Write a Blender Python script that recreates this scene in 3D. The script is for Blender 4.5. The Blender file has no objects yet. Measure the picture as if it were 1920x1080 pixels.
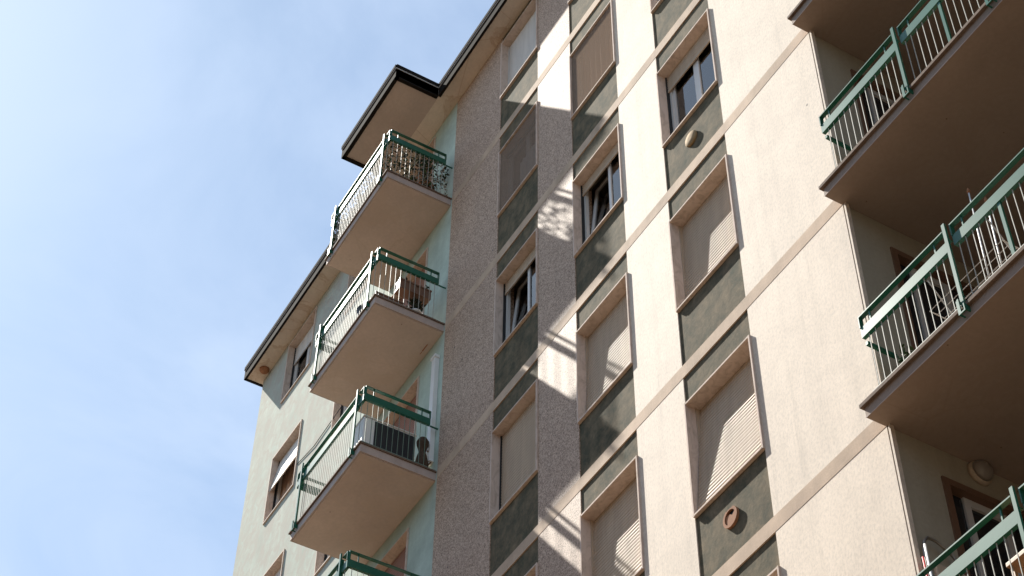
import bpy, bmesh, math, random
from mathutils import Vector, Matrix
R = math.radians
random.seed(7)
scene = bpy.context.scene
col = scene.collection
ZO = 15.35                      # facade coordinates have z = 0 at one floor line; the street lies 15.35 m below

# ---------------------------------------------------------------- camera, sky, sun, exposure
cam_d = bpy.data.cameras.new('camera'); cam = bpy.data.objects.new('camera', cam_d); col.objects.link(cam)
scene.camera = cam
cam_d.sensor_width = 36.0; cam_d.lens = 36.0 * 3379.86 / 1920
cam_d.clip_start = 0.1; cam_d.clip_end = 3000
YAW, PITCH, ROLL = 1.0538, 0.8372, 0.0151
F = Vector((-math.sin(YAW)*math.cos(PITCH), math.cos(YAW)*math.cos(PITCH), math.sin(PITCH)))
Rt = Vector((math.cos(YAW), math.sin(YAW), 0)); U = Rt.cross(F)
R2 = Rt*math.cos(ROLL) + U*math.sin(ROLL); U2 = -Rt*math.sin(ROLL) + U*math.cos(ROLL)
m = Matrix((R2, U2, -F)).transposed().to_4x4()
m.translation = Vector((0, -8.3625, -13.7493 + ZO))
cam.matrix_world = m

SUN = Vector((-3.78, -1.0, 4.95)).normalized()          # towards the sun
world = bpy.data.worlds.new('World'); scene.world = world; world.use_nodes = True
nt = world.node_tree; nt.nodes.clear()
wout = nt.nodes.new('ShaderNodeOutputWorld'); bg = nt.nodes.new('ShaderNodeBackground')
sky = nt.nodes.new('ShaderNodeTexSky'); sky.sky_type = 'NISHITA'; sky.sun_disc = False
sky.sun_elevation = math.asin(SUN.z); sky.sun_rotation = math.atan2(SUN.x, SUN.y) % (2*math.pi)
sky.air_density = 1.0; sky.dust_density = 0.6; sky.ozone_density = 1.6
bg.inputs['Strength'].default_value = 0.0455
tc = nt.nodes.new('ShaderNodeTexCoord')
mp = nt.nodes.new('ShaderNodeMapping'); mp.inputs['Scale'].default_value = (1.0, 1.0, 1.5); mp.inputs['Rotation'].default_value = (0.3, 0.5, 0.8)
nz = nt.nodes.new('ShaderNodeTexNoise'); nz.inputs['Scale'].default_value = 5.2; nz.inputs['Detail'].default_value = 8; nz.inputs['Roughness'].default_value = 0.56; nz.inputs['Distortion'].default_value = 0.6
cr = nt.nodes.new('ShaderNodeValToRGB'); cr.color_ramp.elements[0].position = 0.34; cr.color_ramp.elements[1].position = 0.68
cr.color_ramp.elements[0].color = (0.2, 0.2, 0.2, 1); cr.color_ramp.elements[1].color = (0.78, 0.78, 0.78, 1)
mx = nt.nodes.new('ShaderNodeMix'); mx.data_type = 'RGBA'
mx.inputs['B'].default_value = (5.7, 6.9, 8.9, 1)       # thin high cloud
nt.links.new(tc.outputs['Generated'], mp.inputs['Vector']); nt.links.new(mp.outputs['Vector'], nz.inputs['Vector'])
nt.links.new(nz.outputs['Fac'], cr.inputs['Fac']); nt.links.new(cr.outputs['Color'], mx.inputs['Factor'])
tn = nt.nodes.new('ShaderNodeMix'); tn.data_type = 'RGBA'; tn.blend_type = 'MULTIPLY'; tn.inputs['Factor'].default_value = 1.0; tn.inputs['B'].default_value = (1.08, 1.27, 1.30, 1)
nt.links.new(sky.outputs['Color'], tn.inputs['A']); nt.links.new(tn.outputs['Result'], mx.inputs['A']); nt.links.new(mx.outputs['Result'], bg.inputs['Color'])
nt.links.new(bg.outputs['Background'], wout.inputs['Surface'])

sd = bpy.data.lights.new('sun', 'SUN'); sd.energy = 5.0; sd.angle = R(0.53); sd.color = (1.0, 0.955, 0.87)
so = bpy.data.objects.new('sun', sd); col.objects.link(so); so.location = (-40, -20, 60)
so.rotation_euler = SUN.to_track_quat('Z', 'Y').to_euler()

scene.view_settings.view_transform = 'Standard'; scene.view_settings.look = 'None'
scene.view_settings.exposure = 1.42; scene.view_settings.gamma = 1.0
scene.render.engine = 'CYCLES'
scene.cycles.max_bounces = 8; scene.cycles.sample_clamp_direct = 2.5

# ---------------------------------------------------------------- materials
def mat(name, base, rough=0.7, spec=0.5, metal=0.0):
    M = bpy.data.materials.new(name); M.use_nodes = True
    b = M.node_tree.nodes['Principled BSDF']
    b.inputs['Base Color'].default_value = (*base, 1); b.inputs['Roughness'].default_value = rough
    b.inputs['Specular IOR Level'].default_value = spec; b.inputs['Metallic'].default_value = metal
    return M
class NT:
    def __init__(s, M):
        s.t = M.node_tree; s.b = s.t.nodes['Principled BSDF']; s.M = M
        s.pos = s.t.nodes.new('ShaderNodeNewGeometry').outputs['Position']
    def n(s, ty): return s.t.nodes.new(ty)
    def l(s, a, b): s.t.links.new(a, b)
    def map(s, scale):
        q = s.n('ShaderNodeMapping'); q.inputs['Scale'].default_value = scale; s.l(s.pos, q.inputs['Vector']); return q.outputs['Vector']
    def noise(s, scale, detail=4, rough=0.55, vec=None, dist=0.0):
        q = s.n('ShaderNodeTexNoise'); q.inputs['Scale'].default_value = scale; q.inputs['Detail'].default_value = detail
        q.inputs['Roughness'].default_value = rough; q.inputs['Distortion'].default_value = dist
        s.l(vec or s.pos, q.inputs['Vector']); return q.outputs['Fac']
    def voro(s, scale, out='Distance', vec=None, feature='F1', rand=1.0):
        q = s.n('ShaderNodeTexVoronoi'); q.feature = feature; q.inputs['Scale'].default_value = scale; q.inputs['Randomness'].default_value = rand
        s.l(vec or s.pos, q.inputs['Vector']); return q.outputs[out]
    def ramp(s, fac, stops):
        q = s.n('ShaderNodeValToRGB'); e = q.color_ramp.elements
        while len(e) < len(stops): e.new(0.5)
        for i, (p, c) in enumerate(stops):
            e[i].position = p; e[i].color = (c[0], c[1], c[2], 1) if not isinstance(c, (int, float)) else (c, c, c, 1)
        s.l(fac, q.inputs['Fac']); return q.outputs['Color']
    def mix(s, fac, a, b, mode='MIX'):
        q = s.n('ShaderNodeMix'); q.data_type = 'RGBA'; q.blend_type = mode
        for v, k in ((fac, 'Factor'), (a, 'A'), (b, 'B')):
            if isinstance(v, (int, float)): q.inputs[k].default_value = v if k == 'Factor' else (v, v, v, 1)
            elif isinstance(v, tuple): q.inputs[k].default_value = (*v, 1)
            else: s.l(v, q.inputs[k])
        return q.outputs['Result']
    def color(s, c): s.l(c, s.b.inputs['Base Color'])
    def bump(s, h, strength=0.3, dist=0.01):
        q = s.n('ShaderNodeBump'); q.inputs['Strength'].default_value = strength; q.inputs['Distance'].default_value = dist
        s.l(h, q.inputs['Height']); s.l(q.outputs['Normal'], s.b.inputs['Normal'])

def plaster(name, c, var=0.18, big=0.5, fine=30, bumpd=0.003, streak=0.12, rough=0.85, spec=0.3, tint=None, stain=None):
    M = mat(name, c, rough, spec); T = NT(M)
    a = T.ramp(T.noise(big, 6, 0.6), [(0.3, 1-var), (0.7, 1+var*0.3)])
    st = T.ramp(T.noise(1.0, 5, 0.6, T.map((5.0, 5.0, 0.35))), [(0.35, 1-streak), (0.65, 1.0)])
    f = T.ramp(T.noise(fine, 3, 0.6), [(0.3, 0.93), (0.7, 1.03)])
    base = T.mix(1.0, c, a, 'MULTIPLY'); base = T.mix(1.0, base, st, 'MULTIPLY'); base = T.mix(1.0, base, f, 'MULTIPLY')
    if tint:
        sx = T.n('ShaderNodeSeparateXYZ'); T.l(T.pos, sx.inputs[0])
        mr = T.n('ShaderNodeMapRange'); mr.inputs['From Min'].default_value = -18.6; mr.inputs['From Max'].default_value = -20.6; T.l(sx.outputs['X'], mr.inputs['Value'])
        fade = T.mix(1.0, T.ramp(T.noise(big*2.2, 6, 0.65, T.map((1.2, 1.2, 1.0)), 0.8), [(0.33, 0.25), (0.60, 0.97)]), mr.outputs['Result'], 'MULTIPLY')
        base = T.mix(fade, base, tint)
    if stain:
        w = T.noise(1.1, 7, 0.7, None, 1.2)
        ring = T.ramp(w, [(0.55, 0.0), (0.585, 0.75), (0.60, 0.35), (0.75, 0.30)])
        ck = T.voro(0.9, 'Distance', None, 'DISTANCE_TO_EDGE')
        base = T.mix(T.ramp(ck, [(0.003, 0.55), (0.008, 0.0)]), base, stain); base = T.mix(ring, base, stain); spots = T.ramp(T.voro(3.1), [(0.018, 0.9), (0.035, 0.0)])
        base = T.mix(spots, base, (.12, .07, .04))
    T.color(base); T.bump(T.noise(fine, 4, 0.6), 0.5, bumpd)
    return M

def pebble():  # shaded copy of the pier render, shade put into a darker colour
    M = mat('pebble_dash_shade_tone', (0.5, .42, .36), 0.75, 0.5); T = NT(M)
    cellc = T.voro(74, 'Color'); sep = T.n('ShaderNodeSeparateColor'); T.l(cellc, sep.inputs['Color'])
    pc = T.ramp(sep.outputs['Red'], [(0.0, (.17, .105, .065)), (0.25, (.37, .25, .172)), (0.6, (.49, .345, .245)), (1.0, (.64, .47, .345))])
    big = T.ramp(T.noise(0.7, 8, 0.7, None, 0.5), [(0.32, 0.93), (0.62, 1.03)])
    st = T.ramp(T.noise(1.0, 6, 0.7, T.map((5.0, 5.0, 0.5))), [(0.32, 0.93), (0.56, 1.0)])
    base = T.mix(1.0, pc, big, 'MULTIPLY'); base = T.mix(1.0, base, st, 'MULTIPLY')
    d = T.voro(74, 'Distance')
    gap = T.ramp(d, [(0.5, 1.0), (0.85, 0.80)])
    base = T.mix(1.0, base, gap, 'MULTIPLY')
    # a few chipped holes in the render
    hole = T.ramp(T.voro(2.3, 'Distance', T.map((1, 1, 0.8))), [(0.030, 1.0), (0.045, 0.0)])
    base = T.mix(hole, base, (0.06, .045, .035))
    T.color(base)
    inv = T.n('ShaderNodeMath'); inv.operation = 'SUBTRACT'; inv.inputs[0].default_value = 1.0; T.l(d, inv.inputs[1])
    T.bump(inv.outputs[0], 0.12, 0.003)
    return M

def green_panel():
    M = mat('green_spandrel_stucco', (.08, .1, .08), 0.9, 0.08); T = NT(M)
    n = T.noise(4.2, 11, 0.78, None, 0.25)
    c = T.ramp(n, [(0.30, (.048, .062, .043)), (0.45, (.108, .096, .064)), (0.58, (.175, .140, .090)), (0.72, (.26, .20, .125))])
    st = T.ramp(T.noise(1.0, 5, 0.6, T.map((6.0, 6.0, 0.5))), [(0.3, 0.82), (0.65, 1.06)])
    T.color(T.mix(1.0, c, st, 'MULTIPLY')); T.bump(T.noise(26, 5, 0.6), 0.5, 0.004)
    return M

def stone(name, c, vein, sc=9):
    M = mat(name, c, 0.85, 0.12); T = NT(M)
    n = T.noise(sc, 7, 0.65, T.map((1.0, 1.0, 0.45)), 1.2)
    T.color(T.mix(T.ramp(n, [(0.45, 0.0), (0.68, 1.0)]), c, vein)); T.bump(T.noise(60, 3), 0.2, 0.001)
    return M

def paint(name, c, wear, rough=0.38, amt=0.62):
    M = mat(name, c, rough, 0.5); T = NT(M)
    n = T.noise(14, 6, 0.7)
    T.color(T.mix(T.ramp(n, [(amt, 0.0), (amt+0.12, 1.0)]), T.mix(1.0, c, T.ramp(T.noise(3, 4), [(0.3, 0.85), (0.7, 1.1)]), 'MULTIPLY'), wear))
    T.bump(T.noise(40, 3), 0.15, 0.001)
    return M

def slat_mat(name, c, rough=0.45):
    M = mat(name, c, rough, 0.5); T = NT(M)
    st = T.ramp(T.noise(1.0, 5, 0.6, T.map((9.0, 9.0, 1.2))), [(0.3, 0.86), (0.65, 1.04)])
    T.color(T.mix(1.0, c, st, 'MULTIPLY')); return M

def cream():  # sunlit copy of the pier render, sun's wash-out put into the colour
    M = mat('sunlit_cream_render', (.57, .47, .38), 0.8, 0.4); T = NT(M)
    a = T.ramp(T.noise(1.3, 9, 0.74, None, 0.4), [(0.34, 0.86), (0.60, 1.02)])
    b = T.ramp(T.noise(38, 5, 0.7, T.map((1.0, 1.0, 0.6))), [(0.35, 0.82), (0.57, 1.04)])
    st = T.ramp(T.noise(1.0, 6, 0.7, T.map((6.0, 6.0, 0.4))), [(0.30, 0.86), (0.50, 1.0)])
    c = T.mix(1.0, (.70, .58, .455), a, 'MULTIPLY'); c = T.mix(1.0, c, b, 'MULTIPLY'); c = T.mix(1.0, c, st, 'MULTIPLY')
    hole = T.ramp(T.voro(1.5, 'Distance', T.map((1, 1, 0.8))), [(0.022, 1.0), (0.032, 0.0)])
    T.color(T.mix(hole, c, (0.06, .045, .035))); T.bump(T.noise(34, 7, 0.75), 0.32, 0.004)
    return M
CREAM_SUNLIT = cream()
PEB_SHADE = pebble(); PANEL = green_panel()
COURSE = plaster('string_course_stone', (.64, .475, .34), 0.34, 1.2, 45, 0.003, 0.15, 0.85, 0.15)
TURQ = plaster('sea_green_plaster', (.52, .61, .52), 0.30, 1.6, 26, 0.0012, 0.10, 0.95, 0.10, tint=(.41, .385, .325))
MARBLE = stone('pinkish_travertine', (.66, .53, .44), (.48, .37, .29))
SOFFIT = plaster('painted_soffit', (.60, .485, .415), 0.20, 0.7, 20, 0.002, 0.0, 0.85, 0.2, stain=(.53, .42, .34))
EDGE = plaster('slab_edge_render', (.50, .41, .36), 0.15, 1.5, 40, 0.002, 0.12)
TILE = stone('balcony_edge_tile', (.17, .12, .09), (.11, .075, .055), 20)
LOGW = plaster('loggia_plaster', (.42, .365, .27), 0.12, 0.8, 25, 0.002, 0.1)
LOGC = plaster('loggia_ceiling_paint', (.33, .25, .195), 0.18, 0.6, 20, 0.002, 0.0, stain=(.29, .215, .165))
FASC = mat('dark_roof_flashing', (.018, .015, .013), 0.95, 0.03)
FLASH = mat('pale_metal_flashing', (.45, .44, .42), 0.8, 0.2)
GREEN = paint('green_railing_enamel', (.020, .115, .074), (.04, .055, .04), 0.30, 0.68); GREEN.node_tree.nodes['Principled BSDF'].inputs['Specular IOR Level'].default_value = 0.27
BALU = mat('pale_baluster_steel', (.36, .35, .30), 0.6, 0.25)
BALG = mat('greyed_green_baluster_steel', (.16, .22, .17), 0.6, 0.25)
SHB = slat_mat('beige_roller_slats', (.50, .39, .28), 0.7); SHW = slat_mat('white_roller_slats', (.66, .63, .58))
SHBR = slat_mat('red_brown_roller_slats', (.30, .13, .07))
SASH = mat('off_white_window_paint', (.60, .57, .53), 0.35, 0.5)
WOOD = mat('brown_door_wood', (.16, .085, .05), 0.5, 0.4)
ROOM = plaster('dim_room_plaster', (.30, .27, .23), 0.1)
CURW = slat_mat('white_net_curtain', (.70, .68, .65), 0.9); CURB = slat_mat('brown_drape', (.46, .30, .21), 1.0)
BLK = mat('black_rubber', (.012, .012, .012), 0.6)
TERRA = stone('terracotta', (.36, .17, .09), (.25, .12, .07), 25)
WHITE = mat('white_plastic', (.72, .71, .68), 0.45); DARK = mat('dark_grille', (.02, .022, .024), 0.5)
ASPH = plaster('asphalt', (.092, .066, .045), 0.2, 0.3, 60, 0.004, 0.0)
PAVE = plaster('pavement_stone', (.21, .15, .11), 0.2, 0.6, 50, 0.003, 0.0)
LEAF = mat('leaf_green', (.05, .085, .03), 0.8, .15); LEAFD = mat('leaf_dark', (.03, .035, .02), 0.85, .1); LEAFP = mat('leaf_dry_pale', (.26, .21, .15), 0.85, .1)
GLASS = mat('window_glass', (.02, .023, .027), 0.04, 0.6)
def clear_glass():
    M = bpy.data.materials.new('clear_pane'); M.use_nodes = True; t = M.node_tree; t.nodes.clear()
    o = t.nodes.new('ShaderNodeOutputMaterial'); mixs = t.nodes.new('ShaderNodeMixShader'); fr = t.nodes.new('ShaderNodeFresnel'); fr.inputs['IOR'].default_value = 2.3
    tr = t.nodes.new('ShaderNodeBsdfTransparent'); tr.inputs['Color'].default_value = (.80, .85, .87, 1)
    gl = t.nodes.new('ShaderNodeBsdfGlossy'); gl.inputs['Roughness'].default_value = 0.02
    t.links.new(fr.outputs[0], mixs.inputs[0]); t.links.new(tr.outputs[0], mixs.inputs[1]); t.links.new(gl.outputs[0], mixs.inputs[2]); t.links.new(mixs.outputs[0], o.inputs['Surface'])
    return M
PANE = clear_glass()
def screen_mat():
    M = bpy.data.materials.new('insect_screen_mesh'); M.use_nodes = True; t = M.node_tree; b = t.nodes['Principled BSDF']
    b.inputs['Base Color'].default_value = (.30, .22, .165, 1); b.inputs['Roughness'].default_value = 1.0; b.inputs['Specular IOR Level'].default_value = 0.0
    o = t.nodes['Material Output']; mixs = t.nodes.new('ShaderNodeMixShader'); mixs.inputs[0].default_value = 0.5
    tr = t.nodes.new('ShaderNodeBsdfTransparent')
    t.links.new(tr.outputs[0], mixs.inputs[1]); t.links.new(b.outputs[0], mixs.inputs[2]); t.links.new(mixs.outputs[0], o.inputs['Surface'])
    return M
SCREEN = screen_mat()

# ---------------------------------------------------------------- mesh helpers
class MB:
    def __init__(s): s.v = []; s.f = []
    def face(s, pts):
        i = len(s.v); s.v += [tuple(p) for p in pts]; s.f.append(tuple(range(i, i+len(pts)))); return s
    def box(s, x0, x1, y0, y1, z0, z1):
        i = len(s.v)
        s.v += [(x0,y0,z0),(x1,y0,z0),(x1,y1,z0),(x0,y1,z0),(x0,y0,z1),(x1,y0,z1),(x1,y1,z1),(x0,y1,z1)]
        s.f += [(i,i+3,i+2,i+1),(i+4,i+5,i+6,i+7),(i,i+1,i+5,i+4),(i+1,i+2,i+6,i+5),(i+2,i+3,i+7,i+6),(i+3,i,i+4,i+7)]
        return s
    def tube(s, pts, r, n=8, r2=None):
        P = [Vector(p) for p in pts]; rings = []
        for k, p in enumerate(P):
            d = (P[min(k+1, len(P)-1)] - P[max(k-1, 0)]).normalized()
            a = Vector((0, 0, 1)) if abs(d.z) < 0.9 else Vector((1, 0, 0))
            u = d.cross(a).normalized(); w = d.cross(u)
            rr = r if r2 is None else r + (r2-r)*k/(len(P)-1)
            i = len(s.v); rings.append(i)
            s.v += [tuple(p + u*rr*math.cos(2*math.pi*j/n) + w*rr*math.sin(2*math.pi*j/n)) for j in range(n)]
        for a, b in zip(rings, rings[1:]):
            for j in range(n): s.f.append((a+j, a+(j+1) % n, b+(j+1) % n, b+j))
        s.f.append(tuple(rings[0]+j for j in reversed(range(n)))); s.f.append(tuple(rings[-1]+j for j in range(n)))
        return s
    def lathe(s, c, prof, n=20, axis='z'):
        c = Vector(c); rings = []
        for r, h in prof:
            i = len(s.v); rings.append(i)
            for j in range(n):
                a = 2*math.pi*j/n
                q = Vector((r*math.cos(a), r*math.sin(a), h)) if axis == 'z' else (Vector((r*math.cos(a), h, r*math.sin(a))) if axis == 'y' else Vector((h, r*math.cos(a), r*math.sin(a))))
                s.v.append(tuple(c+q))
        for a, b in zip(rings, rings[1:]):
            for j in range(n): s.f.append((a+j, a+(j+1) % n, b+(j+1) % n, b+j))
        s.f.append(tuple(rings[0]+j for j in reversed(range(n)))); s.f.append(tuple(rings[-1]+j for j in range(n)))
        return s
    def leaf(s, c, size, d=None):
        c = Vector(c); d = d or Vector((random.gauss(0,1), random.gauss(0,1), random.gauss(0,1))).normalized()
        a = d.orthogonal().normalized(); b = d.cross(a); t = random.uniform(0, 6.28)
        u = a*math.cos(t)+b*math.sin(t); w = d.cross(u); l = size*random.uniform(.7, 1.3)
        return s.face([c-u*l, c-u*l*.2+w*l*.45, c+u*l*.35+w*l*.38, c+u*l, c+u*l*.35-w*l*.38, c-u*l*.2-w*l*.45])
    def mesh(s, name, origin=(0,0,0), smooth=False):
        me = bpy.data.meshes.new(name); O = Vector(origin)
        me.from_pydata([tuple(Vector(v)-O) for v in s.v], [], s.f); me.update()
        bm = bmesh.new(); bm.from_mesh(me); bmesh.ops.recalc_face_normals(bm, faces=bm.faces); bm.to_mesh(me); bm.free()
        if smooth:
            for p in me.polygons: p.use_smooth = True
        return me
WP = {}
def place(o, parent, loc):
    col.objects.link(o); WP[o.name] = Vector(loc)
    if parent is not None: o.parent = parent; o.location = Vector(loc) - WP[parent.name]
    else: o.location = Vector(loc)
    return o
def tag(o, label=None, cat=None, group=None, kind=None):
    for k, v in (('label', label), ('category', cat), ('group', group), ('kind', kind)):
        if v: o[k] = v
    return o
def thing(name, loc, label, cat, group=None):
    """an Empty at the thing's base; loc in facade coordinates"""
    o = bpy.data.objects.new(name, None); o.empty_display_size = 0.3
    return tag(place(o, None, (loc[0], loc[1], loc[2]+ZO)), label, cat, group)
def obj(name, mb, m, parent=None, loc=None, smooth=False, bevel=0.0, label=None, kind=None):
    """mb's vertices in facade coordinates; object's origin at loc"""
    if loc is None: loc = mb.v[0]
    me = mb if isinstance(mb, bpy.types.Mesh) else mb.mesh(name, loc, smooth)
    for q in (m if isinstance(m, (list, tuple)) else [m]):
        if len(me.materials) < (len(m) if isinstance(m, (list, tuple)) else 1): me.materials.append(q)
    o = bpy.data.objects.new(name, me)
    place(o, parent, (loc[0], loc[1], loc[2]+ZO))
    if bevel:
        b = o.modifiers.new('bevel', 'BEVEL'); b.width = bevel; b.segments = 2; b.limit_method = 'ANGLE'
    return tag(o, label, None, None, kind)

def grid_wall(x0, x1, z0, z1, y0, y1, holes, axis='y'):
    """a slab with rectangular holes: front at y0, back at y1, reveals where the holes are"""
    mb = MB(); xs = sorted({x0, x1, *[h[0] for h in holes], *[h[1] for h in holes]}); zs = sorted({z0, z1, *[h[2] for h in holes], *[h[3] for h in holes]})
    xs = [x for x in xs if x0 <= x <= x1]; zs = [z for z in zs if z0 <= z <= z1]
    def solid(i, j):
        if not (0 <= i < len(xs)-1 and 0 <= j < len(zs)-1): return False
        cx, cz = (xs[i]+xs[i+1])/2, (zs[j]+zs[j+1])/2
        return not any(h[0] < cx < h[1] and h[2] < cz < h[3] for h in holes)
    def P(x, y, z): return (x, y, z) if axis == 'y' else (y, x, z)
    for i in range(len(xs)-1):
        for j in range(len(zs)-1):
            if not solid(i, j): continue
            a, b, c, d = xs[i], xs[i+1], zs[j], zs[j+1]
            mb.face([P(a,y0,c),P(b,y0,c),P(b,y0,d),P(a,y0,d)]); mb.face([P(a,y1,c),P(a,y1,d),P(b,y1,d),P(b,y1,c)])
            if not solid(i-1, j): mb.face([P(a,y0,c),P(a,y0,d),P(a,y1,d),P(a,y1,c)])
            if not solid(i+1, j): mb.face([P(b,y0,c),P(b,y1,c),P(b,y1,d),P(b,y0,d)])
            if not solid(i, j-1): mb.face([P(a,y0,c),P(a,y1,c),P(b,y1,c),P(b,y0,c)])
            if not solid(i, j+1): mb.face([P(a,y0,d),P(b,y0,d),P(b,y1,d),P(a,y1,d)])
    return mb
def welded(mb, name, loc):
    me = mb.mesh(name, loc); bm = bmesh.new(); bm.from_mesh(me); bmesh.ops.remove_doubles(bm, verts=bm.verts, dist=1e-5)
    bmesh.ops.recalc_face_normals(bm, faces=bm.faces); bm.to_mesh(me); bm.free(); return me

# ---------------------------------------------------------------- measured facade lines (metres)
XL, XT = -24.72, -16.73
X1L, X1R, X2L, X2R, X3L, X3R, XG = -15.168, -13.999, -13.058, -11.878, -10.963, -9.776, -8.156
XG2, XEND = -3.2, 1.5
ZE, ZTOP, ZB = 11.79, 12.10, -ZO
YB = 12.0
TCH = 0.178                                # height of a string course
WB, WT = 1.034, 2.60                       # window surround, bottom and top above a floor line
KS = [3, 2, 1, 0, -1, -2, -3, -4]

# ---------------------------------------------------------------- the ground
g = MB().box(-400, 400, -400, 400, ZB-1, ZB); obj('ground', g, ASPH, None, (0, 0, ZB), kind='structure')
g = MB().box(-60, 40, -2.6, YB+2, ZB, ZB+0.13); obj('pavement', g, PAVE, None, (0, 0, ZB), kind='structure', bevel=0.02)

# ---------------------------------------------------------------- the building
BLD = thing('apartment_building', (-11, 6, ZB), 'tall cream and green apartment block with balconies, roller shutters and overhanging flat roof', 'building')

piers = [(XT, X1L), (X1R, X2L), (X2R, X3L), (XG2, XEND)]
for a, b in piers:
    obj('pier', MB().box(a, b, 0, 0.30, ZB, ZE), PEB_SHADE if a < -13.5 and a != X2R else CREAM_SUNLIT, BLD)
mb = MB()                                  # the pier beside the loggia turns the corner with a thin return
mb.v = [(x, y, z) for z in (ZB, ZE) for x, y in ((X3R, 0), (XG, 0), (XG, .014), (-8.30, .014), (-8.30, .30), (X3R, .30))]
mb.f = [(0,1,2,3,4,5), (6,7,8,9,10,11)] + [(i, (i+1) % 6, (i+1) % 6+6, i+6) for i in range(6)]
obj('pier', mb, CREAM_SUNLIT, BLD)
obj('corner_bead', MB().box(XG+.012, XG+.036, 0.002, 0.05, ZB, ZE), CREAM_SUNLIT, BLD)

# window surrounds, shutters, sashes ------------------------------------------------
YF, YS, T = -0.022, 0.13, 0.022
cache = {}; TILT = {.165: .10, .155: .04, .150: .05}   # slats hang a little proud at the sill
def surround(w, h, kind='m', yf=YF):
    key = ('sur', round(w, 3), round(h, 3), yf)
    if key not in cache:
        b = MB().box(0, T, yf, .19, 0, h).box(w-T, w, yf, .19, 0, h).box(T, w-T, yf+.002, .19, h-T, h).box(T, w-T, yf-.006, .19, 0, T)
        cache[key] = b.mesh('window')
        cache[key].materials.append(MARBLE)
    return cache[key]
def shutter_mesh(w, h, z0, z1, m, y0=YS, tilt=0.0):
    """roller shutter of convex slats between z0 and z1 (measured inside a window of w by h)"""
    b = MB(); n = max(1, round((z1-z0)/0.05)); p = (z1-z0)/n; x0, x1 = T+.012, w-T-.012
    for k in range(n):
        za, zb = z0+k*p, z0+(k+1)*p
        prof = [(0.008, 0.0), (0.001, .12), (-0.003, .35), (-0.003, .65), (0.001, .85), (0.008, 0.97), (0.008, 1.0)]
        rows = []
        for dy, t in prof:
            zz = za+t*p; yy = y0+dy - tilt*(z1-zz)
            i = len(b.v); b.v += [(x0, yy, zz), (x1, yy, zz)]; rows.append(i)
        for a, c in zip(rows, rows[1:]): b.f.append((a, a+1, c+1, c))
    yb = y0-tilt*(z1-z0)
    b.box(x0, x1, yb-.006, yb+.014, z0-.028, z0)
    me = b.mesh('shutter'); me.materials.append(m); return me
def curtain_mesh(x0, x1, z0, z1, y, m, folds=9, amp=0.02):
    b = MB(); n = folds*6; rows = []
    for i in range(n+1):
        x = x0+(x1-x0)*i/n; yy = y+amp*math.sin(i/6*2*math.pi+math.sin(i*1.3)*.6)
        b.v += [(x, yy, z0), (x, yy+amp*.2*math.sin(i), z1)]
    for i in range(n): b.f.append((2*i, 2*i+2, 2*i+3, 2*i+1))
    me = b.mesh('curtain', smooth=True); me.materials.append(m); return me
def sub(name, me, parent, w):
    o = bpy.data.objects.new(name, me); place(o, parent, WP[parent.name] if w is None else w); return o
def sash(parent, x0, x1, z0, z1, y=.165, t=.055, ang=0.0, hinge='l', tilt=0.0):
    b = MB().box(0, t, 0, .045, 0, z1-z0).box(x1-x0-t, x1-x0, 0, .045, 0, z1-z0).box(t, x1-x0-t, 0, .045, 0, t).box(t, x1-x0-t, 0, .045, z1-z0-t, z1-z0)
    me = b.mesh('sash'); me.materials.append(SASH)
    gl = MB().box(t, x1-x0-t, .018, .024, t, z1-z0-t).mesh('pane'); gl.materials.append(PANE)
    s = bpy.data.objects.new('sash', me); W = WP[parent.name]+Vector((x0, y, z0)); place(s, parent, W)
    gl_ = bpy.data.objects.new('pane', gl)
    # the window is the part; its sash and pane are its sub-parts
    place(gl_, parent, W)
    for o in (s, gl_): o.rotation_euler = (tilt, 0, ang)
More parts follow.
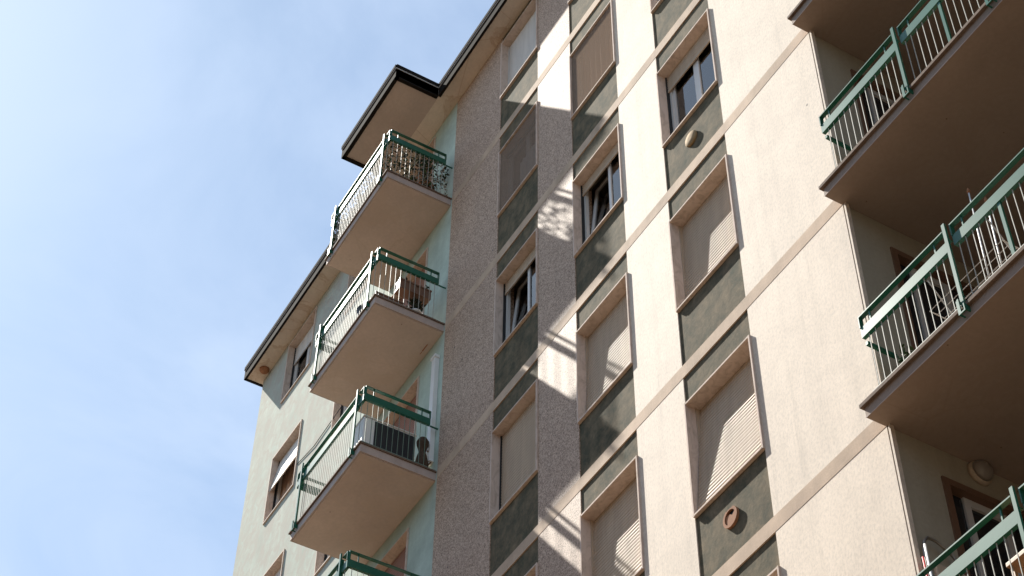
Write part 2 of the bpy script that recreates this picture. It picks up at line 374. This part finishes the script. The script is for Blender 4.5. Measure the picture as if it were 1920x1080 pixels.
def window(xl, xr, zb, zt, kind, mat_=None, frac=1.0, yf=YF, label=None, ys=YS):
    w, h = xr-xl, zt-zb
    o = bpy.data.objects.new('window', surround(w, h, yf=yf)); place(o, BLD, (xl, 0, zb+ZO))
    if label: o['label'] = label
    W = WP[o.name]
    if frac > 0:
        key = ('sh', round(w, 3), round(h, 3), frac, kind, mat_.name if mat_ else '', ys)
        if key not in cache:
            cache[key] = shutter_mesh(w, h, T+.03+(h-2*T-.03)*(1-frac), h-T, mat_ or SHB, ys, tilt=0.16 if kind == 'awning' else TILT.get(ys, 0.0))
        sub('shutter', cache[key], o, None)
        for gx in (T, w-T-.014):
            g_ = MB().box(gx, gx+.014, YS-.022, YS+.03, T, h-T).mesh('shutter_guide'); g_.materials.append(SHB if ys != YS else (BLK if kind != 'white' else SASH))
            sub('shutter_guide', g_, o, None)
    else:
        g_ = MB().box(T, w-T, YS-.01, YS+.02, h-T-.05, h-T).mesh('shutter_guide'); g_.materials.append(BLK); sub('shutter_guide', g_, o, None)
    if frac < 1.0:
        zt_ = h-T-.02; b = MB().box(T, T+.05, .15, .20, T, zt_).box(w-T-.05, w-T, .15, .20, T, zt_).box(T+.05, w-T-.05, .15, .20, T, T+.05)
        me = b.mesh('window_frame'); me.materials.append(SASH); sub('window_frame', me, o, None)
        mid = w*0.5
        if kind == 'ajar':
            sash(o, T+.05, mid+.03, T+.05, zt_, y=.17, ang=0.0, tilt=-0.10)
            sash(o, mid+.03, w-T-.05, T+.05, zt_, y=.165)
            sub('curtain', curtain_mesh(mid+.10, w-T-.06, T+.06, h*.62, .235, CURW, 4, .012), o, None)
        elif kind == 'halfnet':
            sash(o, T+.05, mid+.01, T+.05, zt_, y=.165); sash(o, mid+.01, w-T-.05, T+.05, zt_, y=.165)
            sub('curtain', curtain_mesh(mid-.26, mid-.05, T+.06, h*.52, .235, CURW, 2, .006), o, None)
            sub('curtain', curtain_mesh(mid+.10, w-T-.06, T+.06, h*.55, .235, CURW, 3, .006), o, None)
        elif kind == 'awning':
            sub('curtain', curtain_mesh(T+.05, w-T-.05, T+.06, h*.8, .21, CURB, 6, .02), o, None)
        elif kind == 'screen_brown':
            s_ = MB().box(T, w-T, .012, .016, T, h-T).mesh('insect_screen'); s_.materials.append(SCREEN); sub('insect_screen', s_, o, None)
            sub('curtain', curtain_mesh(T+.18, w-T-.02, T+.02, h-T, .10, CURB, 7, .022), o, None)
        elif kind == 'screen_white':
            s_ = MB().box(T, w-T, .012, .016, T, h-T).mesh('insect_screen'); s_.materials.append(SCREEN); sub('insect_screen', s_, o, None)
            sash(o, T+.05, mid+.01, T+.05, zt_, y=.165); sash(o, mid+.01, w-T-.05, T+.05, zt_, y=.165)
            sub('curtain', curtain_mesh(mid*.7, w-T-.08, T+.06, h*.62, .14, CURW, 5, .01), o, None)
        else:
            sash(o, T+.05, mid+.01, T+.05, zt_, y=.165); sash(o, mid+.01, w-T-.05, T+.05, zt_, y=.165)
    return o

KIND = {('1',3): ('white', SHW, .88), ('1',2): ('screen_white', None, 0), ('1',1): ('ajar', SHB, .14), ('1',0): ('', SHB, 1.0), ('1',-1): ('', SHB, 1.0),
        ('2',3): ('', SHB, 1.0), ('2',2): ('screen_brown', None, 0), ('2',1): ('ajar', SHB, .13), ('2',0): ('', SHB, 1.0), ('2',-1): ('', SHB, 1.0),
        ('3',3): ('', SHB, 1.0), ('3',2): ('closed', SHB, .3), ('3',1): ('halfnet', SHB, .20), ('3',0): ('', SHB, 1.0), ('3',-1): ('', SHB, 1.0)}
YSH = {('3',-1): .165, ('3',0): .155, ('2',-1): .150, ('2',0): .150}
WLAB = {('1',3): 'white roller shutter left open at the bottom', ('1',2): 'grey insect screen with white net curtain', ('2',2): 'insect screen over brown drapes',
        ('1',1): 'tilted white sash under raised shutter', ('2',1): 'tilted white sash under raised shutter', ('3',1): 'raised shutter over white sashes with half net curtains'}
for cn, xl, xr in (('1', X1L, X1R), ('2', X2L, X2R), ('3', X3L, X3R)):
    prev = ZE
    for k in KS:
        zt, zb = 3*k+WT, 3*k+WB
        # green spandrel from this window's head up to the sill above, behind the string course
        obj('spandrel_panel', MB().box(xl, xr, .014, .28, zt, prev), PANEL, BLD)
        kd = KIND.get((cn, k), ('', SHB, 1.0))
        window(xl, xr, zb, zt, kd[0], kd[1], kd[2], label=WLAB.get((cn, k)), ys=YSH.get((cn, k), YS))
        prev = zb
    obj('spandrel_panel', MB().box(xl, xr, .014, .28, ZB, prev), PANEL, BLD)
for k in KS:
    obj('string_course', MB().box(XT+.0, XG, -.0025, .024, 3*k, 3*k+TCH), COURSE, BLD)

# sea-green left wall with windows and balcony doors
LA, LBW, DR = (-23.48, -22.24), (-20.79, -19.55), (-18.85, -17.50)
holes = []
for k in KS:
    holes += [(LA[0], LA[1], 3*k+1.10, 3*k+2.68), (LBW[0], LBW[1], 3*k+1.08, 3*k+2.68), (DR[0], DR[1], 3*k+.16, 3*k+2.68)]
lw = grid_wall(XL, XT, ZB, ZE, 0.0, .30, holes)
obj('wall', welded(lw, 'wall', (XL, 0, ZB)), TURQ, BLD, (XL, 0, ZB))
for k in KS:
    if k == 2: window(*LA, 3*k+1.10, 3*k+2.68, 'awning', SHW, .50, label='white roller shutter pushed out over brown curtains')
    elif k == 3: window(*LA, 3*k+1.10, 3*k+2.68, 'closed', SHW, .30, label='shutter one third down over a dark sash')
    else: window(*LA, 3*k+1.10, 3*k+2.68, '', SHW, .6 if k == 1 else 1.0)
    window(*LBW, 3*k+1.08, 3*k+2.68, 'closed', SHW, .25)
    window(*DR, 3*k+.16, 3*k+2.68, 'closed', SHBR, .45 if k % 2 else .6, label='balcony door with red-brown roller shutter')

# the loggia: side wall with doors, back wall, slabs
holes = [(.52, 1.75, 3*k+.15, 3*k+2.66) for k in KS]
sw = grid_wall(.014, 2.4, ZB, ZE, XG, XG-.144, holes, axis='x')
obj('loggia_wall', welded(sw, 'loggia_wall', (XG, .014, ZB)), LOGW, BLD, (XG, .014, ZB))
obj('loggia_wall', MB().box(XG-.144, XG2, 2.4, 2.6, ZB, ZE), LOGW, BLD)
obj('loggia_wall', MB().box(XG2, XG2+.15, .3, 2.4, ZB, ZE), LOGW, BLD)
for k in KS[2:7]:
    z = 3*k+.15
    y0, y1, zt = .52, 1.75, 3*k+2.66
    d = MB().box(XG-.144, XG+.02, y0, y0+.07, z, zt).box(XG-.144, XG+.02, y1-.07, y1, z, zt).box(XG-.144, XG+.02, y0+.07, y1-.07, zt-.07, zt)
    dd = obj('balcony_door', d, WOOD, BLD)
    obj('door_leaf', MB().box(XG-.10, XG-.05, y0+.07, y0+.10, z, zt-.07).box(XG-.10, XG-.05, y0+.27, y0+.34, z, zt-.07).box(XG-.10, XG-.05, y0+.69, y0+.76, z, zt-.07).box(XG-.10, XG-.05, y0+.34, y0+.69, zt-.15, zt-.07).box(XG-.10, XG-.05, y0+.34, y0+.69, z+.8, z+.88), SASH, dd)
    obj('pane', MB().box(XG-.08, XG-.075, y0+.10, y1-.07, z, zt-.07), GLASS, dd)

# wall lamp beside the lower loggia door
lam = obj('wall_lamp', MB().lathe((XG, .99, -3.10), [(.0, .0), (.125, .002), (.125, .03), (.11, .05)], 28, 'x'), SHB, BLD, (XG, .99, -3.10), True)
obj('lamp_globe', MB().lathe((XG+.05, .99, -3.10), [(.108, 0), (.10, .03), (.075, .06), (.03, .078), (.001, .08)], 28, 'x'), mat('lamp_glass', (.26, .22, .18), .35), lam, None, True)

# interior core that closes the rooms and the outer shell
obj('room_wall', MB().box(XL+.3, XG-.15, 1.7, 1.9, ZB, ZE), ROOM, BLD)
for k in KS: obj('room_floor', MB().box(XL+.3, XG-.15, .30, 1.7, 3*k-.1, 3*k+.12), ROOM, BLD)
for x in (XT+.0, X1R+.4, X2R+.4): obj('room_wall', MB().box(x, x+.12, .30, 1.7, ZB, ZE), ROOM, BLD)
obj('end_wall', MB().box(XL, XL+.3, .30, YB, ZB, ZE), TURQ, BLD)
obj('end_wall', MB().box(XEND-.3, XEND, .30, YB, ZB, ZE), PEB_SHADE, BLD)
obj('rear_wall', MB().box(XL+.3, XEND-.3, YB-.3, YB, ZB, ZE), TURQ, BLD)

# roof slab, eaves, canopy over the balconies
YE, XE0 = -0.36, XL-.16
YC, XC0, XC1 = -1.20, -18.86, -16.77
roof = MB().box(XE0, XEND, YE+.02, YB, ZE, ZTOP-.02)
rf = obj('roof', roof, plaster('eaves_soffit_bounce_tone', (.76, .65, .54), 0.2, 0.8, 20, 0.002, 0.0, 0.85, 0.2, stain=(.50, .36, .25)), BLD, (XE0, YE, ZE))  # soffit colour lightened to stand in for bounce off the sunlit facade
obj('canopy', MB().box(XC0, XC1, YC+.02, YE+.02, ZE, ZTOP-.022), SOFFIT, BLD)
def fascia(p, q, out, parent, w=.045):
    """dark flashing along an edge from p to q (x,y), out = outward unit normal"""
    n = Vector((out[0], out[1], 0)); P, Q = Vector((*p, 0)), Vector((*q, 0))
    def seg(o0, o1, z0, z1):
        a, b, c, d = P+n*o0, Q+n*o0, Q+n*o1, P+n*o1
        m_ = MB(); m_.v = [(*v.xy, z0) for v in (a, b, c, d)] + [(*v.xy, z1) for v in (a, b, c, d)]
        m_.f = [(0,1,2,3), (4,5,6,7), (0,1,5,4), (1,2,6,5), (2,3,7,6), (3,0,4,7)]; return m_
    f = obj('fascia', seg(-w, 0, ZE-.03, ZE+.20), FASC, parent, None)
    obj('flashing', seg(-w, .010, ZE+.20, ZE+.225), FLASH, f)
    obj('gutter_lip', seg(-w, .022, ZE+.225, ZTOP+.0), FASC, f)
fascia((XE0, YE), (XC0, YE), (0, -1), BLD); fascia((XC1, YE), (XEND, YE), (0, -1), BLD)
fascia((XE0+.0, YE+.001), (XE0+.0, .6), (-1, 0), BLD)
fascia((XC0, YC), (XC1, YC), (0, -1), BLD, .07); fascia((XC1, YC+.001), (XC1, YE-.002), (1, 0), BLD, .07); fascia((XC0, YC+.001), (XC0, YE-.002), (-1, 0), BLD, .07)
obj('eaves_vent', MB().lathe((-24.42, -.12, ZE), [(.10, .001), (.10, -.03), (.07, -.075), (.02, -.09)], 18), TERRA, BLD, None, True)

# building added unseen behind the camera to dim the ambient light
NB = thing('unseen_blocker_building', (-15, -30, ZB), 'plain ochre building added out of view to dim the ambient light', 'building')
obj('wall', MB().box(-70, 35, -36, -25, ZB, 4), plaster('ochre_street_plaster', (.34, .25, .17), .15, .5, 20, .002), NB, (-70, -25, ZB))
nbm = MB().box(0, 1.2, -.03, .02, 0, 1.6).mesh('window'); nbm.materials.append(GLASS)
for i in range(16):
    for k in range(6):
        place(bpy.data.objects.new('window', nbm), NB, (-66+i*6.3, -25, ZB+4.2+k*3+ZO))

# ---------------------------------------------------------------- railings
extra = MB()                               # balusters beyond the hundred that show largest
def railing(par, P, Q, zf, out, individual=False, bal=BALU, step=.084, ends=(True, True), bars=True, midpost=False, zband=(.84, .96), ztop=1.10):
    """one railing bay from P to Q at floor level zf: flat handrail, broad band, balusters"""
    P, Q = Vector((*P, 0)), Vector((*Q, 0)); d = (Q-P).normalized(); L = (Q-P).length; n = Vector((out[0], out[1], 0))
    def bar(s0, s1, o0, o1, z0, z1, mb=None):
        mb = mb or MB(); i = len(mb.v)
        c = [P+d*s0+n*o0, P+d*s1+n*o0, P+d*s1+n*o1, P+d*s0+n*o1]
        mb.v += [(*v.xy, zf+z0) for v in c] + [(*v.xy, zf+z1) for v in c]
        mb.f += [(i,i+1,i+2,i+3), (i+4,i+5,i+6,i+7), (i,i+1,i+5,i+4), (i+1,i+2,i+6,i+5), (i+2,i+3,i+7,i+6), (i+3,i,i+4,i+7)]
        return mb
    h = bar(0, L, -.03, .02, ztop-.014, ztop)
    for k, s in enumerate((0, L-.012)):
        if ends[k]: bar(s, s+.012, -.03, .02, zband[1], ztop-.014, h)
    if L > 1.0: bar(.13, .145, -.01, .004, zband[1], ztop-.014, h); bar(L-.145, L-.13, -.01, .004, zband[1], ztop-.014, h)
    obj('handrail', h, GREEN, par)
    obj('rail_band', bar(0, L, -.030, .012, zband[0], zband[1]), GREEN, par)
    obj('bottom_rail', bar(0, L, -.012, .006, .035, .047), bal, par)
    cnt = int(L/step)
    off = (L-(cnt-1)*step)/2
    for k in range(cnt):
        s = off+k*step
        if midpost and abs(s-midpost) < .03: continue
        if individual: obj('baluster', bar(s-.0035, s+.0035, -.007, 0.0, .047, zband[0]), bal, par)
        else: bar(s-.0035, s+.0035, -.007, 0.0, .047, zband[0], extra)
    if midpost: obj('middle_post', bar(midpost-.017, midpost+.017, -.02, .004, .0, zband[0]), GREEN, par)

def post(par, x, y, zf, out=(0, -1), z1=1.16, z0=-.03):
    m_ = MB().box(x-.018, x+.018, y-.045, y-.022, zf+z0, zf+z1)
    m_.box(x-.014, x+.014, y-.022, y+.02, zf+.80, zf+.812)
    pp = obj('post', m_, GREEN, par)
    b = MB(); yb = y-.045                  # square loop of flat bar tying the post to the slab edge
    b.box(x-.05, x-.018, yb-.02, yb-.008, zf-.10, zf+.06)
    b.box(x-.05, x+.03, yb-.02, yb-.008, zf-.115, zf-.10)
    b.box(x-.05, x-.038, yb-.02, y+.05, zf+.048, zf+.06).box(x-.05, x-.038, yb-.008, y+.05, zf-.112, zf-.10)
    b.box(x+.018, x+.03, yb-.02, y+.05, zf-.10, zf-.03)
    obj('bracket', b, GREEN, par)

# left balconies
BX0, BX1, BY = -19.01, -16.745, -1.205
for k in (3, 2, 1, 0, -1, -2, -3):
    z = 3*k
    s = MB().box(BX0+.03, BX1-.02, BY+.03, 0, z+.0, z+.135)
    bal = obj('balcony', s, EDGE, BLD, (BX0, BY, z))
    obj('edge_tile', MB().box(BX0, BX1, BY, 0, z+.135, z+.162), TILE, bal)
    obj('soffit_panel', MB().box(BX0+.055, BX1-.045, BY+.055, -.002, z-.012, z), SOFFIT, bal)
    if k == 2: obj('exposed_rebar', MB().tube([(-17.12, -.09, z-.014), (-17.28, -.09, z-.014)], .009, 6).tube([(-17.30, -.09, z-.014), (-17.36, -.09, z-.014)], .005, 6), TERRA, bal)
    zf = z+.162; ind = (k == 1); bm_ = BALG if k == 1 else BALU
    yr = BY+.03
    railing(bal, (BX0+.05, yr), (-18.79, yr), zf, (0, -1), False, bm_, ends=(True, False))
    railing(bal, (-18.75, yr), (-16.99, yr), zf, (0, -1), False, bm_, .066, ends=(True, True))
    railing(bal, (-16.95, yr), (BX1-.05, yr), zf, (0, -1), False, bm_, ends=(False, True))
    railing(bal, (BX1-.04, yr), (BX1-.04, -.13), zf, (1, 0), ind, bm_)
    railing(bal, (BX0+.04, yr), (BX0+.04, -.13), zf, (-1, 0), False, bm_)
    for xx in (BX0+.04, BX1-.04):
        obj('wall_stay', MB().box(xx-.01, xx+.01, -.13, 0, zf+.82, zf+.835), GREEN, bal)
    post(bal, -18.77, yr, zf); post(bal, -16.97, yr, zf)

# loggia slabs and railings
for k in KS[:7]:
    z = 3*k
    s = MB().box(XG+.0015, XG2-.0015, -.214, 2.4, z, z+.112).box(XG-.005, XG+.0015, -.214, -.006, z, z+.112)
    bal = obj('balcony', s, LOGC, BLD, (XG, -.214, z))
    obj('edge_tile', MB().box(XG-.03, XG2+.03, -.25, -.006, z+.112, z+.15), TILE, bal)
    obj('drip_edge', MB().box(XG-.004, XG2, -.2185, -.2145, z-.006, z+.003), EDGE, bal)
    zf = z+.15; ind = k in (0, -1, -2); yr = -.215
    railing(bal, (-8.02, yr), (-6.845, yr), zf, (0, -1), ind, BALU, .084, (True, False), zband=(.70, .82), ztop=.965)
    railing(bal, (-6.755, yr), (-5.66, yr), zf, (0, -1), ind, BALU, .084, (True, False), midpost=.55, zband=(.70, .82), ztop=.965)
    railing(bal, (-5.57, yr), (-4.47, yr), zf, (0, -1), False, BALU, .084, (True, False), midpost=.55, zband=(.70, .82), ztop=.965)
    railing(bal, (-4.38, yr), (XG2-.05, yr), zf, (0, -1), False, BALU, .084, (True, True), midpost=.55, zband=(.70, .82), ztop=.965)
    for xx in (-6.80, -5.615, -4.425): post(bal, xx, yr, zf, z1=1.00)
    obj('wall_stay', MB().box(-8.005, -7.975, yr+.004, .12, zf+.60, zf+.64), GREEN, bal)
obj('baluster', extra, BALU, BLD, kind='stuff')

# round wall vents in the green panels, a conduit
v = obj('vent_cover', MB().lathe((-10.40, .014, 3.60), [(.112, -.0), (.112, -.022), (.10, -.034), (.03, -.036), (.001, -.036)], 28, 'y'), stone('ochre_clay', (.34, .24, .13), (.26, .17, .09), 18), BLD, None, True)
v = MB(); n = 28; c = Vector((-10.395, .014, -2.375))
for j in range(n):                          # broken clay ring with a plate tilted inside
    a0, a1 = 2*math.pi*j/n, 2*math.pi*(j+1)/n
    if 4 < j < 9: ro = .10
    else: ro = .115
    q = lambda a, r, y: (c.x+r*math.cos(a), c.y+y, c.z+r*math.sin(a))
    v.face([q(a0, ro, -.03), q(a1, ro, -.03), q(a1, .085, -.03), q(a0, .085, -.03)]); v.face([q(a0, ro, 0), q(a1, ro, 0), q(a1, ro, -.03), q(a0, ro, -.03)])
    v.face([q(a0, .085, -.03), q(a1, .085, -.03), q(a1, .085, -.003), q(a0, .085, -.003)])
vc = obj('vent_cover', v, TERRA, BLD, tuple(c), label='broken clay vent ring with a dark hole at its top')
pl = MB(); pts = [(.083*math.cos(a), .083*math.sin(a)) for a in [math.pi*(t/12) for t in range(10, 27)]]
pl.face([(c.x+x, c.y-.022, c.z+z) for x, z in pts] + [(c.x+.03, c.y-.022, c.z+.01), (c.x-.01, c.y-.022, c.z+.045)])
obj('vent_plate', pl, TERRA, vc); obj('vent_hole', MB().lathe((c.x, c.y-.001, c.z), [(.084, -.001), (.001, -.002)], 24, 'y'), BLK, vc)
cd = MB().box(-16.97, -16.86, -.075, 0, 3.42, 5.52).box(-16.985, -16.845, -.09, 0, 5.50, 5.56)
cd.tube([(-16.91, -.05, 3.42), (-16.92, -.06, 3.33), (-17.0, -.10, 3.27)], .025)
obj('conduit', cd, WHITE, BLD, bevel=.006)
obj('cable', MB().tube([(-22.2, -.01, 7.55), (-21.5, -.012, 7.42), (-20.4, -.012, 7.50), (-19.0, -.015, 7.40)], .007, 6), BLK, BLD)

# ---------------------------------------------------------------- things on the balconies
def leafmass(mb, x0, x1, y0, y1, z0, z1, n, size, flat=None):
    for _ in range(n):
        mb.leaf((random.uniform(x0, x1), random.uniform(y0, y1), random.uniform(z0, z1)), size,
                None if flat is None else (Vector(flat)+Vector((random.gauss(0,.5), random.gauss(0,.5), random.gauss(0,.5)))).normalized())
def screen(label, x0, x1, y0, y1, flat, dens):
    L = max(x1-x0, y1-y0); A = L*.80; t = thing('leaf_screen', ((x0+x1)/2, (y0+y1)/2, 9.18), label, 'leaf screen', 'ivy screens tied inside the top left balcony railing')
    for nm, m_, f, sz in (('dark_leaves', LEAFD, .40, .032), ('dry_leaves', LEAFP, .44, .026), ('green_leaves', LEAF, .16, .028)):
        mb = MB(); leafmass(mb, x0, x1, y0, y1, 9.20, 10.0, int(A*dens*f), sz, flat); obj(nm, mb, m_, t)
screen('leafy ivy screen behind the long sunlit front rail of the top left balcony', -18.95, -16.82, -1.145, -1.105, (0, -1, 0), 620)
screen('leafy ivy screen on the side of the top left balcony next to the pebble pier', -16.83, -16.80, -1.14, -.06, (1, 0, 0), 900)
screen('leafy ivy screen on the far short side of the top left balcony', -18.955, -18.93, -1.14, -.1, (1, 0, 0), 500)

def potplant(x, y, z, r, h, ph, n, sz, label, potm=TERRA, leafm=LEAFD, spread=.2):
    t = thing('potted_plant', (x, y, z), label, 'plant')
    obj('pot', MB().lathe((x, y, z), [(r*.7, 0), (r, h), (r*1.08, h), (r*1.08, h+.03), (r*.9, h+.03), (r*.85, h-.02)], 20), potm, t, None, True)
    mb = MB(); st = MB()
    for j in range(7):
        a = random.uniform(0, 6.28); q = (x+spread*math.cos(a)*random.random(), y+spread*math.sin(a)*random.random(), z+h+ph*random.uniform(.6, 1))
        st.tube([(x, y, z+h-.03), ((x+q[0])/2, (y+q[1])/2, z+h+ph*.45), q], .006, 5)
        for i in range(n//7):
            s_ = random.random(); mb.leaf((x+(q[0]-x)*s_+random.gauss(0, .03), y+(q[1]-y)*s_+random.gauss(0, .03), z+h+(q[2]-z-h)*(.25+.75*s_)+random.gauss(0, .03)), sz)
    obj('stem', st, WOOD, t); obj('leaves', mb, leafm, t)
    return t
potplant(-17.0, -.38, 9.165, .14, .30, .98, 170, .045, 'tall bushy plant rising above the rail of the top left balcony', leafm=LEAF, spread=.2)
potplant(-16.93, -.42, 6.165, .09, .14, .40, 150, .042, 'dark leafy plant in a white pot on the middle left balcony', WHITE, LEAFD, .14)

def trough(x0, x1, y0, y1, z0, z1, label, m_, name='planter_box', cat='planter', leaves=0):
    t = thing(name, ((x0+x1)/2, (y0+y1)/2, z0), label, cat)
    w = .018; b = MB()
    b.box(x0, x1, y0, y1, z0, z0+w).box(x0, x0+w, y0, y1, z0+w, z1).box(x1-w, x1, y0, y1, z0+w, z1).box(x0+w, x1-w, y0, y0+w, z0+w, z1).box(x0+w, x1-w, y1-w, y1, z0+w, z1)
    b.box(x0-.01, x0, y0-.01, y1+.01, z1-.03, z1).box(x1, x1+.01, y0-.01, y1+.01, z1-.03, z1)
    obj('trough', b, m_, t)
    obj('soil', MB().box(x0+w, x1-w, y0+w, y1-w, z1-.05, z1-.03), WOOD, t)
    if leaves:
        mb = MB(); leafmass(mb, x0, x1, y0, y1, z1-.04, z1+.10, leaves, .03); obj('leaves', mb, LEAFD, t)
    return t
trough(-17.02, -16.86, -1.13, -.66, 6.20, 6.36, 'low brown planter standing on the floor of the middle left balcony', WOOD)
trough(-17.02, -16.84, -.76, -.22, 6.66, 6.86, 'brown planter box hung high inside the side rail of the middle left balcony', WOOD, leaves=60)
t = thing('wicker_basket', (-17.35, -1.02, 6.165), 'round dark wicker basket behind the front rail of the middle left balcony', 'basket')
obj('basket_body', MB().lathe((-17.35, -1.02, 6.165), [(.10, 0), (.15, .10), (.17, .24), (.18, .25), (.165, .26), (.14, .10), (.09, .02)], 22), DARK, t, None, True)
obj('basket_handle', MB().tube([(-17.52, -1.02, 6.40), (-17.48, -1.02, 6.55), (-17.35, -1.02, 6.62), (-17.22, -1.02, 6.55), (-17.18, -1.02, 6.40)], .010, 6), DARK, t)

# outdoor air conditioner on the lowest left balcony
t = thing('air_conditioner', (-17.10, -.68, 3.165), 'white outdoor air conditioner with black coil side on the lower left balcony', 'air conditioner')
ax0, ax1, ay0, ay1, az0, az1 = -17.24, -16.94, -1.08, -.26, 3.24, 3.86
obj('casing', MB().box(ax0, ax1-.012, ay0, ay1, az0, az1), WHITE, t, bevel=.015)
obj('cover', MB().box(ax0-.012, ax1+.004, ay0-.01, ay1+.01, az1, az1+.02), WHITE, t, bevel=.006)
cg = MB().box(ax1-.011, ax1-.004, ay0+.17, ay1-.01, az0+.02, az1-.03)
gr = obj('coil_grille', cg, DARK, t)
b = MB()
for j in range(22): y = ay0+.18+j*.028; b.box(ax1-.004, ax1, y, y+.005, az0+.02, az1-.03)
obj('grille_bars', b, BLK, gr)
for y in (ay0+.1, ay1-.14): obj('foot', MB().box(ax0, ax1, y, y+.05, 3.165, az0), BLK, t)
t = thing('garden_jug', (-16.90, -.17, 3.165), 'brown round-bellied garden jug beside the white conduit', 'jug')
obj('jug_body', MB().lathe((-16.90, -.17, 3.165), [(.05, 0), (.085, .05), (.10, .16), (.075, .30), (.05, .38), (.062, .45), (.085, .52), (.09, .58), (.06, .64), (.02, .66)], 22), stone('brown_glazed_clay', (.07, .045, .03), (.12, .08, .055), 14), t, None, True)
obj('jug_handle', MB().tube([(-16.90, -.10, 3.62), (-16.89, -.03, 3.58), (-16.89, -.03, 3.42), (-16.90, -.08, 3.33)], .012, 6), WOOD, t)

# loggia, second from the bottom: drying rack, closed parasols, a small plant
t = thing('drying_rack', (-6.75, .10, -2.845), 'thin white wire drying rack behind the railing of the middle right balcony', 'drying rack')
b = MB(); z0 = -2.845
for x in (-7.25, -6.45):
    b.tube([(x, -.09, z0), (x, .42, z0+.80)], .007, 6).tube([(x, .42, z0), (x, -.09, z0+.80)], .007, 6)
b.tube([(-7.26, .165, z0+.4), (-6.44, .165, z0+.4)], .007, 6)
obj('rack_legs', b, WHITE, t)
b = MB()
for j in range(8): y = -.12+j*.08; b.tube([(-7.28, y, z0+.42), (-6.35, y, z0+.42)], .004, 5)
for j in range(5): y = -.12+j*.1; b.tube([(-7.10, y, z0+.20), (-6.45, y, z0+.20)], .004, 5)
b.tube([(-7.28, -.12, z0+.42), (-7.28, .44, z0+.42)], .006, 5).tube([(-6.35, -.12, z0+.42), (-6.35, .44, z0+.42)], .006, 5)
obj('rack_wires', b, WHITE, t)
for nm, x, y, zt, lab in (('one', -6.72, .10, -1.22, 'taller thin white pole standing above the middle right balcony rail'), ('two', -6.58, .12, -1.48, 'shorter thin white pole standing behind the middle right balcony rail')):
    t = thing('garden_pole', (x, y, -2.85), lab, 'pole')
    obj('shaft', MB().tube([(x-.05, y, -2.85), (x, y, zt-.06)], .0075, 8), WHITE, t, None, True)
    obj('pole_tip', MB().lathe((x, y, zt-.06), [(.013, 0), (.018, .02), (.010, .05), (.002, .07)], 10), TERRA, t, None, True)
potplant(-7.78, .02, -2.85, .07, .12, .32, 90, .04, 'small green potted plant at the left end of the middle right balcony', WOOD, LEAF, .10)

# lowest loggia: folded metal chair, two sticks, a wooden stool
t = thing('folded_chair', (-7.98, .16, -5.85), 'folded chair with bent grey tube frame against the wall of the lowest right balcony', 'chair')
pts = []
for (y, z) in ((.02, -5.84), (.06, -4.40), (.08, -4.30), (.13, -4.24), (.22, -4.24), (.36, -4.32), (.42, -4.42), (.50, -5.84)): pts.append((XG+.13-.05*(z+5.84)/1.5, y, z))
obj('frame', MB().tube(pts, .014, 8), mat('grey_tube', (.30, .27, .23), .4, .5, .5), t, None, True)
obj('seat', MB().box(XG+.10, XG+.14, .10, .42, -5.3, -4.55), SHB, t, bevel=.01)
for x, zt, m_, lab in ((-8.00, -4.42, WHITE, 'white stick leaning beside the folded chair'), (-8.045, -4.52, mat('red_plastic', (.35, .03, .03), .4), 'dark red stick leaning beside the folded chair')):
    t = thing('broom_stick', (x, -.04, -5.85), lab, 'stick')
    obj('shaft', MB().tube([(x+.10, -.08, -5.83), (x, .0, zt)], .010, 8), m_, t, None, True)
    obj('brush_head', MB().box(x+.02, x+.18, -.12, -.05, -5.85, -5.80), WOOD, t)
t = thing('wooden_stool', (-7.0, .10, -5.85), 'small light wooden stool behind the railing of the lowest right balcony', 'stool')
st = mat('pine', (.42, .24, .12), .5)
obj('seat', MB().box(-7.2, -6.85, -.05, .25, -5.24, -5.20), st, t, bevel=.005)
for x, y in ((-7.18, -.03), (-6.9, -.03), (-7.18, .2), (-6.9, .2)): obj('leg', MB().box(x, x+.03, y, y+.03, -5.85, -5.24), st, t)
